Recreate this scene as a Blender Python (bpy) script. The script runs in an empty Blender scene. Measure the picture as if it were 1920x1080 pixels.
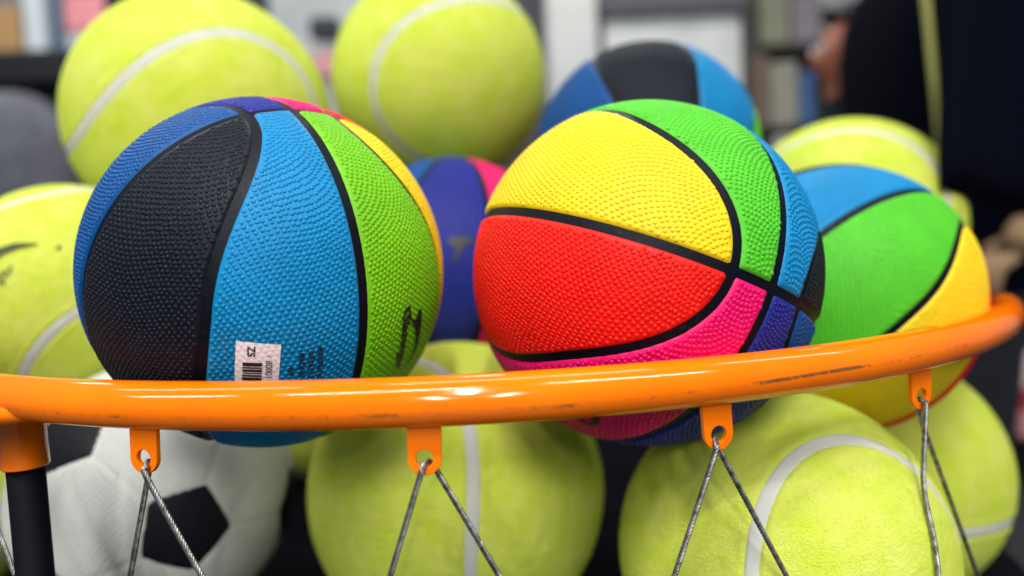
import bpy, bmesh, math, random
import numpy as np
from mathutils import Matrix, Vector
from mathutils.geometry import tessellate_polygon

random.seed(7); rng = np.random.default_rng(7)
sc = bpy.context.scene
COL = sc.collection

# ------------------------------------------------------------------ camera
cam = bpy.data.objects.new('camera', bpy.data.cameras.new('camera')); COL.objects.link(cam)
cam.matrix_world = Matrix(((0.99902, 0.04418, 0.0, 0.0), (-0.00307, 0.06935, -0.99759, 0.0),
                           (-0.04407, 0.99661, 0.06941, 1.1), (0, 0, 0, 1)))
cam.data.sensor_width = 36.0; cam.data.lens = 26.0
cam.data.clip_start = 0.02; cam.data.clip_end = 60.0
cam.data.dof.use_dof = True; cam.data.dof.focus_distance = 0.322; cam.data.dof.aperture_fstop = 2.9
sc.camera = cam

# ------------------------------------------------------------------ world (dim indoor bounce) and lamps: shop ceiling rows, plus an added pair far behind the camera
world = bpy.data.worlds.new('World'); sc.world = world; world.use_nodes = True
bg = world.node_tree.nodes['Background']
bg.inputs[0].default_value = (0.80, 0.90, 1.0, 1); bg.inputs[1].default_value = 0.27

def lamp(x, y, z, lx, ly, watts):
    l = bpy.data.lights.new('strip_lamp', 'AREA'); l.shape = 'RECTANGLE'; l.size = lx; l.size_y = ly
    l.energy = watts; l.color = (1.0, 0.97, 0.92)
    o = bpy.data.objects.new('strip_lamp', l); COL.objects.link(o); o.location = (x, y, z)
for (x, y, w) in ((-2.3, -0.62, 24), (-0.62, -0.62, 33), (1.05, -0.62, 31), (-1.5, 0.75, 8), (0.15, 0.75, 10), (1.8, 0.75, 8),
                  (-1.8, 2.45, 24), (0.4, 2.45, 22), (2.3, 2.45, 10)):
    lamp(x, y, 3.05, 1.25, 0.07, w)
lamp(-0.04, -1.75, 3.05, 0.10, 1.5, 74)
lamp(-0.5, -4.4, 3.05, 0.14, 2.4, 130)  # added far behind the camera to brighten the lower balls from the front
lamp(0.55, -4.4, 3.05, 0.14, 2.4, 130)  # second added lamp of the brightening pair

sc.view_settings.view_transform = 'Standard'; sc.view_settings.look = 'None'
sc.view_settings.exposure = -0.2; sc.view_settings.gamma = 1.0; sc.view_settings.use_curve_mapping = False
sc.cycles.use_denoising = True
sc.cycles.max_bounces = 6

# ------------------------------------------------------------------ helpers
def lin(r, g, b):
    f = lambda c: (c / 255 / 12.92) if c / 255 <= 0.04045 else ((c / 255 + 0.055) / 1.055) ** 2.4
    return (f(r), f(g), f(b), 1.0)

def tag(o, label=None, category=None, group=None, kind=None):
    for k, v in (('label', label), ('category', category), ('group', group), ('kind', kind)):
        if v: o[k] = v
    return o

def smooth01(x): x = np.clip(x, 0, 1); return x * x * (3 - 2 * x)
def mesh(name, v, f, smooth=True):
    me = bpy.data.meshes.new(name)
    v = np.asarray(v, dtype=np.float32)
    if isinstance(f, np.ndarray) and f.ndim == 2 and f.shape[1] == 3:
        me.vertices.add(len(v)); me.vertices.foreach_set('co', v.ravel())
        me.loops.add(len(f) * 3); me.loops.foreach_set('vertex_index', f.astype(np.int32).ravel())
        me.polygons.add(len(f)); me.polygons.foreach_set('loop_start', np.arange(0, len(f) * 3, 3, dtype=np.int32))
        me.update(calc_edges=True)
    else:
        me.from_pydata([tuple(map(float, p)) for p in v], [], [tuple(map(int, q)) for q in f])
    me.polygons.foreach_set('use_smooth', np.full(len(me.polygons), smooth, dtype=bool))
    me.update(); return me

def obj(name, me, mat=None, parent=None):
    o = bpy.data.objects.new(name, me); COL.objects.link(o)
    if mat is not None and me is not None and not me.materials: me.materials.append(mat)
    if parent is not None: o.parent = parent
    return o

def empty(name, loc=(0, 0, 0)):
    o = bpy.data.objects.new(name, None); COL.objects.link(o); o.location = loc; o.empty_display_size = 0.02; return o

def bevel(o, w, seg=2):
    m = o.modifiers.new('bevel', 'BEVEL'); m.width = w; m.segments = seg; m.limit_method = 'ANGLE'; return o

def box_mesh(name, x0, x1, y0, y1, z0, z1):
    v = [(x, y, z) for x in (x0, x1) for y in (y0, y1) for z in (z0, z1)]
    f = [(0, 1, 3, 2), (4, 6, 7, 5), (0, 4, 5, 1), (2, 3, 7, 6), (0, 2, 6, 4), (1, 5, 7, 3)]
    return mesh(name, v, f, False)

def tube(path, rad, n=10, cap=True):
    P = np.array(path, float); T = np.gradient(P, axis=0); T /= np.linalg.norm(T, axis=1)[:, None]
    r = np.full(len(P), rad) if np.ndim(rad) == 0 else np.array(rad)
    a = np.array([0.31, 0.83, 0.47]); N = np.cross(T[0], a); N /= np.linalg.norm(N)
    V = []; Fc = []
    for i in range(len(P)):
        N = N - T[i] * (N @ T[i]); N /= np.linalg.norm(N); B = np.cross(T[i], N)
        for k in range(n):
            t = 2 * math.pi * k / n; V.append(P[i] + r[i] * (math.cos(t) * N + math.sin(t) * B))
    for i in range(len(P) - 1):
        for k in range(n):
            a0, a1 = i * n + k, i * n + (k + 1) % n
            Fc.append((a0, a1, a1 + n, a0 + n))
    if cap: Fc.append(tuple(range(n - 1, -1, -1))); Fc.append(tuple((len(P) - 1) * n + k for k in range(n)))
    return V, Fc

# ------------------------------------------------------------------ procedural materials
class NT:
    def __init__(s, name):
        s.m = bpy.data.materials.new(name); s.m.use_nodes = True; s.t = s.m.node_tree; s.b = s.t.nodes['Principled BSDF']
    def n(s, kind, **kw):
        x = s.t.nodes.new(kind)
        for k, v in kw.items():
            if k in x.inputs: x.inputs[k].default_value = v
            else: setattr(x, k, v)
        return x
    def l(s, a, b): s.t.links.new(a, b)
    def ramp(s, fac, stops):
        r = s.n('ShaderNodeValToRGB'); s.l(fac, r.inputs[0]); e = r.color_ramp.elements
        e[0].position, e[0].color = stops[0]; e[1].position, e[1].color = stops[-1]
        for p, c in stops[1:-1]: q = e.new(p); q.color = c
        return r.outputs[0]
    def bump(s, h, strength, dist):
        b = s.n('ShaderNodeBump'); b.inputs['Strength'].default_value = strength; b.inputs['Distance'].default_value = dist
        s.l(h, b.inputs['Height']); s.l(b.outputs[0], s.b.inputs['Normal'])

def g(v): return (v, v, v, 1)

def mat_rubber(name, col, rough=0.42, vary=0.10, spec=0.24):
    m = NT(name); m.b.inputs['Specular IOR Level'].default_value = spec; tc = m.n('ShaderNodeTexCoord')
    no = m.n('ShaderNodeTexNoise', Scale=4.0, Detail=5.0, Roughness=0.6); m.l(tc.outputs['Object'], no.inputs['Vector'])
    c0 = tuple(c * (1 - vary) for c in col[:3]) + (1,); c1 = tuple(min(1, c * (1 + vary)) for c in col[:3]) + (1,)
    du = m.n('ShaderNodeTexNoise', Scale=26.0, Detail=8.0, Roughness=0.72, Distortion=0.8); m.l(tc.outputs['Object'], du.inputs['Vector'])
    df = m.ramp(du.outputs['Fac'], [(0.60, g(0.0)), (0.80, g(0.16))])                 # thin grey dust and rub marks
    dm = m.n('ShaderNodeMix', data_type='RGBA'); m.l(df, dm.inputs['Factor']); m.l(m.ramp(no.outputs['Fac'], [(0.3, c0), (0.7, c1)]), dm.inputs['A']); dm.inputs['B'].default_value = (0.30, 0.30, 0.29, 1)
    m.l(dm.outputs['Result'], m.b.inputs['Base Color'])
    m.l(m.ramp(no.outputs['Fac'], [(0.3, g(rough - 0.07)), (0.7, g(rough + 0.09))]), m.b.inputs['Roughness'])
    fi = m.n('ShaderNodeTexNoise', Scale=160.0, Detail=2.0); m.l(tc.outputs['Object'], fi.inputs['Vector'])
    m.bump(fi.outputs['Fac'], 0.15, 0.004)
    return m.m

def mat_felt(name, base=(227, 243, 92)):
    m = NT(name); tc = m.n('ShaderNodeTexCoord')
    no = m.n('ShaderNodeTexNoise', Scale=5.0, Detail=6.0, Roughness=0.65); m.l(tc.outputs['Object'], no.inputs['Vector'])
    a = lin(*base); lo = (a[0] * 0.91, a[1] * 0.95, a[2] * 0.55, 1); hi = (min(1, a[0] * 1.08), min(1, a[1] * 1.03), a[2] * 1.5 + 0.01, 1)
    m.l(m.ramp(no.outputs['Fac'], [(0.32, lo), (0.68, hi)]), m.b.inputs['Base Color'])
    m.b.inputs['Roughness'].default_value = 0.95; m.b.inputs['Specular IOR Level'].default_value = 0.15
    m.b.inputs['Sheen Weight'].default_value = 0.06; m.b.inputs['Sheen Roughness'].default_value = 0.55
    m.b.inputs['Sheen Tint'].default_value = (0.93, 1.0, 0.55, 1)
    f1 = m.n('ShaderNodeTexNoise', Scale=60.0, Detail=6.0, Roughness=0.75, Distortion=0.6); m.l(tc.outputs['Object'], f1.inputs['Vector'])
    m.bump(f1.outputs['Fac'], 0.55, 0.02)
    return m.m

def mat_plain(name, col, rough=0.6, metallic=0.0, noise=0.06, scale=8.0, spec=0.5):
    m = NT(name); m.b.inputs['Specular IOR Level'].default_value = spec; tc = m.n('ShaderNodeTexCoord')
    no = m.n('ShaderNodeTexNoise', Scale=scale, Detail=4.0); m.l(tc.outputs['Object'], no.inputs['Vector'])
    c0 = tuple(c * (1 - noise) for c in col[:3]) + (1,); c1 = tuple(min(1, c * (1 + noise)) for c in col[:3]) + (1,)
    m.l(m.ramp(no.outputs['Fac'], [(0.3, c0), (0.7, c1)]), m.b.inputs['Base Color'])
    m.b.inputs['Roughness'].default_value = rough; m.b.inputs['Metallic'].default_value = metallic
    return m.m

def mat_ring():
    # gloss orange paint, rubbed through along the outermost line of the tube (object z about the rim's middle)
    m = NT('orange_gloss_paint'); tc = m.n('ShaderNodeTexCoord'); sep = m.n('ShaderNodeSeparateXYZ'); m.l(tc.outputs['Object'], sep.inputs[0])
    at = m.n('ShaderNodeMath', operation='ARCTAN2'); m.l(sep.outputs['Y'], at.inputs[0]); m.l(sep.outputs['X'], at.inputs[1])
    def vec(sa, sz):
        a = m.n('ShaderNodeMath', operation='MULTIPLY'); m.l(at.outputs[0], a.inputs[0]); a.inputs[1].default_value = sa
        z = m.n('ShaderNodeMath', operation='MULTIPLY'); m.l(sep.outputs['Z'], z.inputs[0]); z.inputs[1].default_value = sz
        c = m.n('ShaderNodeCombineXYZ'); m.l(a.outputs[0], c.inputs[0]); m.l(z.outputs[0], c.inputs[1]); return c.outputs[0]
    big = m.n('ShaderNodeTexNoise', Scale=1.0, Detail=1.5); m.l(vec(14.0, 0.0), big.inputs['Vector'])
    fine = m.n('ShaderNodeTexNoise', Scale=1.0, Detail=6.0, Roughness=0.7, Distortion=1.2); m.l(vec(95.0, 620.0), fine.inputs['Vector'])
    # band around z0, wobbling a little
    wob = m.n('ShaderNodeMapRange'); m.l(at.outputs[0], wob.inputs['Value']); wob.interpolation_type = 'SMOOTHSTEP'
    for k_, v_ in (('From Min', math.radians(-84)), ('From Max', math.radians(-64)), ('To Min', -0.0027), ('To Max', 0.0002)): wob.inputs[k_].default_value = v_
    dn = m.n('ShaderNodeMath', operation='SUBTRACT'); m.l(at.outputs[0], dn.inputs[0]); dn.inputs[1].default_value = math.radians(-67.5)
    da = m.n('ShaderNodeMath', operation='ABSOLUTE'); m.l(dn.outputs[0], da.inputs[0])
    hot = m.n('ShaderNodeMapRange'); m.l(da.outputs[0], hot.inputs['Value'])
    for k_, v_ in (('From Min', math.radians(6.0)), ('From Max', math.radians(2.5)), ('To Min', 0.0), ('To Max', 0.16)): hot.inputs[k_].default_value = v_
    d = m.n('ShaderNodeMath', operation='SUBTRACT'); m.l(sep.outputs['Z'], d.inputs[0]); m.l(wob.outputs[0], d.inputs[1])
    ab = m.n('ShaderNodeMath', operation='ABSOLUTE'); m.l(d.outputs[0], ab.inputs[0])
    band = m.n('ShaderNodeMapRange'); band.inputs['From Min'].default_value = 0.0012; band.inputs['From Max'].default_value = 0.0004; m.l(ab.outputs[0], band.inputs['Value'])
    s1 = m.n('ShaderNodeMath', operation='MULTIPLY_ADD'); m.l(big.outputs['Fac'], s1.inputs[0]); s1.inputs[1].default_value = 0.55; s1b = m.n('ShaderNodeMath', operation='ADD'); m.l(fine.outputs['Fac'], s1b.inputs[0]); m.l(hot.outputs[0], s1b.inputs[1]); m.l(s1b.outputs[0], s1.inputs[2])
    thr = m.n('ShaderNodeMapRange'); thr.inputs['From Min'].default_value = 0.80; thr.inputs['From Max'].default_value = 0.93; m.l(s1.outputs[0], thr.inputs['Value'])
    k = m.n('ShaderNodeMath', operation='MULTIPLY'); m.l(thr.outputs[0], k.inputs[0]); m.l(band.outputs[0], k.inputs[1])
    # isolated chips
    ch = m.n('ShaderNodeTexNoise', Scale=1.0, Detail=3.0); m.l(vec(120.0, 300.0), ch.inputs['Vector'])
    chm = m.n('ShaderNodeMapRange'); chm.inputs['From Min'].default_value = 0.745; chm.inputs['From Max'].default_value = 0.77; m.l(ch.outputs['Fac'], chm.inputs['Value'])
    mx = m.n('ShaderNodeMath', operation='MAXIMUM'); m.l(k.outputs[0], mx.inputs[0]); m.l(chm.outputs[0], mx.inputs[1])
    un = m.n('ShaderNodeTexNoise', Scale=18.0, Detail=3.0); m.l(tc.outputs['Object'], un.inputs['Vector'])
    paint = m.ramp(un.outputs['Fac'], [(0.3, (0.92, 0.170, 0.0, 1)), (0.7, (1.0, 0.200, 0.0, 1))])
    worn = m.ramp(fine.outputs['Fac'], [(0.40, (0.02, 0.016, 0.012, 1)), (0.62, (0.26, 0.12, 0.02, 1))])
    mix = m.n('ShaderNodeMix', data_type='RGBA'); m.l(mx.outputs[0], mix.inputs['Factor']); m.l(paint, mix.inputs['A']); m.l(worn, mix.inputs['B'])
    m.l(mix.outputs['Result'], m.b.inputs['Base Color'])
    m.l(m.ramp(mx.outputs[0], [(0.0, g(0.10)), (1.0, g(0.6))]), m.b.inputs['Roughness'])
    m.b.inputs['Specular IOR Level'].default_value = 0.38; m.b.inputs['Coat Weight'].default_value = 0.12; m.b.inputs['Coat Roughness'].default_value = 0.04
    m.bump(un.outputs['Fac'], 0.06, 0.002)
    return m.m

def mat_cable():
    m = NT('steel_rope'); tc = m.n('ShaderNodeTexCoord')
    no = m.n('ShaderNodeTexNoise', Scale=300.0, Detail=3.0); m.l(tc.outputs['Object'], no.inputs['Vector'])
    m.l(m.ramp(no.outputs['Fac'], [(0.35, g(0.13)), (0.65, g(0.42))]), m.b.inputs['Base Color'])
    m.b.inputs['Metallic'].default_value = 0.9; m.b.inputs['Roughness'].default_value = 0.36
    return m.m

def mat_weave(name, c0, c1, rough):
    m = NT(name); tc = m.n('ShaderNodeTexCoord')
    vo = m.n('ShaderNodeTexVoronoi', Scale=34.0, Randomness=0.12); m.l(tc.outputs['Object'], vo.inputs['Vector'])
    no = m.n('ShaderNodeTexNoise', Scale=3.0, Detail=4.0); m.l(tc.outputs['Object'], no.inputs['Vector'])
    m.l(m.ramp(no.outputs['Fac'], [(0.3, c0), (0.7, c1)]), m.b.inputs['Base Color'])
    m.b.inputs['Roughness'].default_value = rough
    m.bump(vo.outputs['Distance'], 0.08, 0.01); m.b.inputs['Specular IOR Level'].default_value = 0.22
    return m.m

M = dict(
    limegreen=mat_rubber('lime_green_rubber', lin(108, 184, 18)),
    core=mat_rubber('black_seam_rubber', (0.002, 0.003, 0.008), 0.44, spec=0.15),
    black=mat_rubber('black_panel_rubber', (0.004, 0.007, 0.015), 0.44, spec=0.17),
    lightblue=mat_rubber('light_blue_rubber', lin(0, 124, 180)), darkblue=mat_rubber('dark_blue_rubber', lin(0, 72, 136)),
    green=mat_rubber('green_rubber', lin(78, 184, 40)), yellow=mat_rubber('yellow_rubber', lin(228, 198, 26)),
    red=mat_rubber('red_rubber', lin(226, 22, 12)), pink=mat_rubber('pink_rubber', lin(226, 12, 104)), purple=mat_rubber('purple_rubber', lin(26, 36, 128)),
    felt=mat_felt('lime_felt'), tape=mat_plain('white_seam_tape', lin(192, 194, 186), 0.9),
    ring=mat_ring(), cable=mat_cable(), ink=mat_plain('black_ink', (0.008, 0.009, 0.012), 0.5), felt_ink=mat_plain('black_print_on_felt', (0.06, 0.07, 0.03), 0.9),
    label=mat_plain('label_paper', lin(226, 228, 236), 0.5, noise=0.03), pole=mat_plain('black_pole_paint', (0.0022, 0.0022, 0.005), 0.6, spec=0.06), tray=mat_plain('matt_black_tray', (0.005, 0.005, 0.008), 0.95, spec=0.02),
    white=mat_weave('white_textured_vinyl', lin(196, 200, 196), lin(208, 211, 206), 0.45), soccer_black=mat_weave('black_textured_vinyl', (0.003, 0.004, 0.009, 1), (0.006, 0.007, 0.013, 1), 0.5),
)

# ------------------------------------------------------------------ setting
def quad(name, pts, mat): return obj(name, mesh(name, pts, [(0, 1, 2, 3)], False), mat)
tag(quad('floor', [(-6, -4, 0), (6, -4, 0), (6, 7, 0), (-6, 7, 0)], mat_plain('dark_shop_floor', (0.05, 0.052, 0.058), 0.45, scale=1.5)), kind='structure')
tag(obj('wall', box_mesh('wall', -6, 6, 5.0, 5.2, 0, 3.4), mat_plain('grey_shop_wall', (0.25, 0.24, 0.26), 0.8, noise=0.3, scale=1.3)), kind='structure')

# ------------------------------------------------------------------ ball bin: hoop rim, lugs, wire ropes, post
RC = Vector((-0.03372, 0.71124, 1.03683)); RR = 0.42434; TR = 0.01008
bin_ = empty('ball_bin', (RC.x, RC.y, 0.0))
tag(bin_, 'orange tubular steel hoop of a ball bin with wire rope net hanging from lugs', 'ball bin')
def rim_mesh():
    N, K = 360, 32; V = []; F = []
    for i in range(N):
        a = 2 * math.pi * i / N; d = math.degrees(a)                       # the rim sags a little towards its far side
        sag = 0.026 * (smooth01((d - 329) / 16) + (1 if d < 60 else 0) * 1.0 + (1 - smooth01((d - 60) / 100) if 60 <= d < 200 else 0)) if (d >= 329 or d < 160) else 0.0
        for k in range(K):
            t = 2 * math.pi * k / K; r = RR + TR * math.cos(t); V.append((r * math.cos(a), r * math.sin(a), TR * math.sin(t) - sag))
    for i in range(N):
        for k in range(K): F.append((i * K + k, ((i + 1) % N) * K + k, ((i + 1) % N) * K + (k + 1) % K, i * K + (k + 1) % K))
    return mesh('rim', V, F)
rim = obj('rim', rim_mesh(), M['ring'], bin_); rim.location = (0, 0, RC.z)

LW, LT, HR, HZ = 0.0068, 0.0013, 0.0035, -0.0225           # half width, half thickness, hole radius, hole height under the rim's centre
def lug_mesh():
    N = 64; top = -0.0060; V = []; F = []
    outer = []; inner = []
    for i in range(N):
        t = 2 * math.pi * i / N; c, s = math.cos(t), math.sin(t)
        if s <= 0: p = (LW * c, HZ + LW * s)
        else:
            k = min(LW / abs(c) if abs(c) > 1e-6 else 9, (top - HZ) / s); p = (k * c, HZ + k * s)
        outer.append(p); inner.append((HR * c, HZ + HR * s))
    for y in (-LT, LT):
        V += [(p[0], y, p[1]) for p in outer]; V += [(p[0], y, p[1]) for p in inner]
    for i in range(N):
        j = (i + 1) % N
        F += [(i, j, N + j, N + i), (2 * N + j, 2 * N + i, 3 * N + i, 3 * N + j), (j, i, 2 * N + i, 2 * N + j), (N + i, N + j, 3 * N + j, 3 * N + i)]
    return mesh('lug', V, F, False)
LUG = lug_mesh(); LUG.materials.append(M['ring'])
LUGA = [-123.05, -106.7, -90.4, -74.2, -57.2]
TILT = {-106.7: 0.05, -90.4: 0.03, -74.2: -0.05, -57.2: 0.02}
def lug_frame(a):
    t = math.radians(a); out = Vector((math.cos(t), math.sin(t), 0)); tan = Vector((-math.sin(t), math.cos(t), 0))   # tan points to the viewer's right at the front
    return Vector((RR * math.cos(t), RR * math.sin(t), RC.z)), out, tan
for a in LUGA:
    o = obj('lug', LUG, None, bin_); p, out, tan = lug_frame(a); o.location = p
    rz = math.radians(a) + math.pi / 2
    o.rotation_euler = (Matrix.Rotation(rz + (-0.14 if a == -57.2 else 0.0), 3, 'Z') @ Matrix.Rotation(TILT.get(a, 0.0), 3, 'Y')).to_euler()
    bevel(o, 0.0004, 2)

KEEP_OFF = [((0.1431, 0.403, 0.9187), 0.0885), ((-0.0437, 0.5006, 0.929), 0.10), ((-0.2523, 0.5059, 0.9344), 0.0905), ((0.294, 0.6051, 0.8924), 0.1005)]
def rope_mesh(path, R=0.00128, strands=5, pitch=0.0085):
    P = np.array(path, float)
    # resample a Catmull-Rom spline through the path at 0.6 mm
    Q = []
    E = np.vstack([2 * P[0] - P[1], P, 2 * P[-1] - P[-2]])
    for i in range(1, len(E) - 2):
        for t in np.linspace(0, 1, 60, endpoint=False):
            p0, p1, p2, p3 = E[i - 1:i + 3]
            Q.append(0.5 * (2 * p1 + (p2 - p0) * t + (2 * p0 - 5 * p1 + 4 * p2 - p3) * t * t + (3 * p1 - p0 - 3 * p2 + p3) * t ** 3))
    Q = np.array(Q); s = np.r_[0, np.cumsum(np.linalg.norm(np.diff(Q, axis=0), axis=1))]
    S = np.arange(0, s[-1], 0.0007); Q = np.c_[[np.interp(S, s, Q[:, i]) for i in range(3)]].T
    hid = np.linalg.norm(Q - P[5], axis=1); free = ((hid > 0.016) & (np.arange(len(Q)) > 0) & (np.arange(len(Q)) < len(Q) - 1))[1:-1]
    for it in range(220):                                     # lie on the balls instead of cutting through them
        for c, rb in KEEP_OFF:
            c = np.array(c) - np.array((RC.x, RC.y, 0)); d = Q - c; h2 = (rb + 0.0024) ** 2 - d[:, 0] ** 2 - d[:, 2] ** 2
            m = (np.linalg.norm(d, axis=1) < rb + 0.0024) & (h2 > 0); Q[m, 1] = c[1] - np.sqrt(h2[m])
        S3 = 0.25 * Q[:-2] + 0.5 * Q[1:-1] + 0.25 * Q[2:]; Q[1:-1][free] = S3[free]
    T = np.gradient(Q, axis=0); T /= np.linalg.norm(T, axis=1)[:, None]
    N = np.cross(T[0], (0.3, 0.8, 0.5)); Ns = []
    for i in range(len(Q)):
        N = N - T[i] * (N @ T[i]); N /= np.linalg.norm(N); Ns.append(N)
    Ns = np.array(Ns); B = np.cross(T, Ns)
    V = []; F = []
    rs = R * 0.40; ro = R - rs
    for k in range(strands):
        ph = 2 * math.pi * (S / pitch + k / strands)
        C = Q + ro * (np.cos(ph)[:, None] * Ns + np.sin(ph)[:, None] * B)
        v, f = tube(C, rs, 6); b = len(V); V += v; F += [tuple(i + b for i in q) for q in f]
    v, f = tube(Q[::3], R * 0.55, 6); b = len(V); V += v; F += [tuple(i + b for i in q) for q in f]
    return mesh('cable', V, F)
NODE = {-131: (-0.325, 0.385, 0.865), -112: (-0.197, 0.316, 0.866), -97: (-0.0853, 0.2860, 0.8763), -81: (0.0322, 0.2880, 0.8827), -57: (0.176, 0.332, 0.825),
        -46: (0.303, 0.434, 0.80), -30: (0.345, 0.555, 0.80), -12: (0.39, 0.66, 0.80)}
NK = sorted(NODE)
FRONT = {-106.7: 'right', -90.4: 'left', -74.2: 'left', -57.2: 'left', -123.05: 'right', -40.6: 'left'}
for i, a in enumerate(LUGA):
    left, right = Vector(NODE[NK[i]]) - Vector((RC.x, RC.y, 0)), Vector(NODE[NK[i + 1]]) - Vector((RC.x, RC.y, 0))
    p, out, tan = lug_frame(a); hole = p + Vector((0, 0, HZ)); low = hole - Vector((0, 0, HR - 0.0014))
    fr, bk = (left, right) if FRONT[a] == 'left' else (right, left)
    sg = -1 if FRONT[a] == 'left' else 1
    f1 = low + out * 0.0030 + tan * sg * 0.0016 - Vector((0, 0, 0.0016)); f2 = low + out * 0.0040 + tan * sg * 0.0032 - Vector((0, 0, 0.0062))
    b1 = low - out * 0.0030 - tan * sg * 0.0016 - Vector((0, 0, 0.0014)); b2 = low - out * 0.0040 - tan * sg * 0.0040 - Vector((0, 0, 0.0060))
    mid = lambda q, e, w: q.lerp(e, w)
    path = [fr, mid(f2, fr, 0.66), mid(f2, fr, 0.33), f2, f1, low + Vector((0, 0, 0.0004)), b1, b2, mid(b2, bk, 0.33), mid(b2, bk, 0.66), bk]
    obj('cable', rope_mesh([tuple(q) for q in path]), M['cable'], bin_)

pa = math.radians(-117.0); px, py = RR * math.cos(pa), RR * math.sin(pa)
def lathe(prof, n=40):
    V = []; F = []
    for r, z in prof:
        for k in range(n): t = 2 * math.pi * k / n; V.append((r * math.cos(t), r * math.sin(t), z))
    for i in range(len(prof) - 1):
        for k in range(n): F.append((i * n + k, i * n + (k + 1) % n, (i + 1) * n + (k + 1) % n, (i + 1) * n + k))
    return V, F
v, f = lathe([(0.0080, -0.0315), (0.0095, -0.0318), (0.0099, -0.0312), (0.0099, -0.0090), (0.0108, -0.0112), (0.0122, -0.0058), (0.0120, -0.0030), (0.0095, -0.0015)])
so = obj('post_socket', mesh('post_socket', v, f), M['ring'], bin_); so.location = (px, py, RC.z)
for ang in (pa, pa + 2 * math.pi / 3, pa - 2 * math.pi / 3):
    v, f = lathe([(0.0, 0.0), (0.0125, 0.0), (0.0125, 0.006), (0.0078, 0.010), (0.0078, RC.z - 0.012), (0.0, RC.z - 0.012)])
    po = obj('post', mesh('post', v, f), M['pole'], bin_); po.location = (RR * math.cos(ang), RR * math.sin(ang), 0.0)
# unseen black tray added under the balls; keeps the gaps between them dark
v, f = lathe([(0.0, 0.790), (0.452, 0.790), (0.458, 0.796), (0.458, 0.812), (0.452, 0.818), (0.0, 0.818)], 96)
obj('added_base_tray', mesh('added_base_tray', v, f), M['tray'], bin_)

# ------------------------------------------------------------------ sphere tools
def ico(sub):
    bm = bmesh.new(); bmesh.ops.create_icosphere(bm, subdivisions=sub, radius=1.0)
    V = np.array([v.co for v in bm.verts]); F = np.array([[v.index for v in q.verts] for q in bm.faces]); bm.free()
    return V / np.linalg.norm(V, axis=1)[:, None], F
def clip(V, F, f):
    """part of the triangulated sphere where f > 0, cut cleanly along f = 0"""
    ins = f[F] > 0; cnt = ins.sum(1)
    keep = [F[cnt == 3]]; nv = []; nf = []; cache = {}; base = len(V); tri = []
    def cut(a, b):
        k = (min(a, b), max(a, b))
        if k not in cache:
            t = f[a] / (f[a] - f[b]); cache[k] = base + len(nv); nv.append(V[a] + t * (V[b] - V[a])); nf.append(0.0)
        return cache[k]
    for q in np.where((cnt == 1) | (cnt == 2))[0]:
        t = F[q]; m = ins[q]
        if cnt[q] == 1:
            i = int(np.argmax(m)); a, b, c = t[i], t[(i + 1) % 3], t[(i + 2) % 3]; tri.append((a, cut(a, b), cut(a, c)))
        else:
            i = int(np.argmin(m)); a, b, c = t[i], t[(i + 1) % 3], t[(i + 2) % 3]; p, r = cut(a, b), cut(a, c)
            tri.append((p, b, c)); tri.append((p, c, r))
    A = np.vstack([V, np.array(nv).reshape(-1, 3)]); ff = np.r_[f, nf]; T = np.vstack(keep + [np.array(tri, int).reshape(-1, 3)])
    used = np.unique(T); mp = np.full(len(A), -1); mp[used] = np.arange(len(used))
    A = A[used]; return A / np.linalg.norm(A, axis=1)[:, None], mp[T], ff[used]

# ------------------------------------------------------------------ basketball prototype (unit radius; R = 90 mm)
Q5 = (-0.0042, 0.252, 0.0406, -0.0054, -0.0034)
def bb_fields(P):
    x, y, z = P.T; r = np.arccos(np.clip(np.abs(x), 0, 1)); ph = np.arctan2(z, y)
    e = sum(Q5[i] * np.cos(2 * i * ph) for i in range(5)); de = sum(-2 * i * Q5[i] * np.sin(2 * i * ph) for i in range(5))
    rho = np.exp(e); gr = np.sqrt(1 + (rho * de / np.maximum(np.sin(rho), 0.2)) ** 2)
    return np.arcsin(np.clip(z, -1, 1)), np.arcsin(np.clip(x, -1, 1)), (rho - r) / gr
SW = 0.0225
PANELS = [('yellow', 1, 1, 1), ('red', 1, 1, -1), ('green', 1, -1, 1), ('pink', 1, -1, -1),
          ('lightblue', -1, -1, 1), ('purple', -1, -1, -1), ('black', -1, 1, 1), ('darkblue', -1, 1, -1)]
IV, IF = ico(7)
NP = 18500
k_ = np.arange(NP) + 0.5; ph_ = np.arccos(1 - 2 * k_ / NP); th_ = math.pi * (1 + 5 ** 0.5) * k_
FIB = np.c_[np.sin(ph_) * np.cos(th_), np.cos(ph_), np.sin(ph_) * np.sin(th_)]
for _ in range(7): kv = rng.normal(size=(3, 3)) * 6.0; FIB = FIB + 0.0078 * np.sin(FIB @ kv + rng.uniform(0, 6, size=3))
FIB = FIB + rng.normal(scale=0.0019, size=FIB.shape); FIB /= np.linalg.norm(FIB, axis=1)[:, None]
def panel_f(P, sx, inn, sz):
    fz, fx, fo = bb_fields(P)
    if inn > 0: return np.minimum(np.minimum(sz * fz, fo), np.where(sx * fx > 0, 9.0, -1.0)) - SW
    return np.minimum(np.minimum(sz * fz, sx * fx), -fo) - SW
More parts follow.
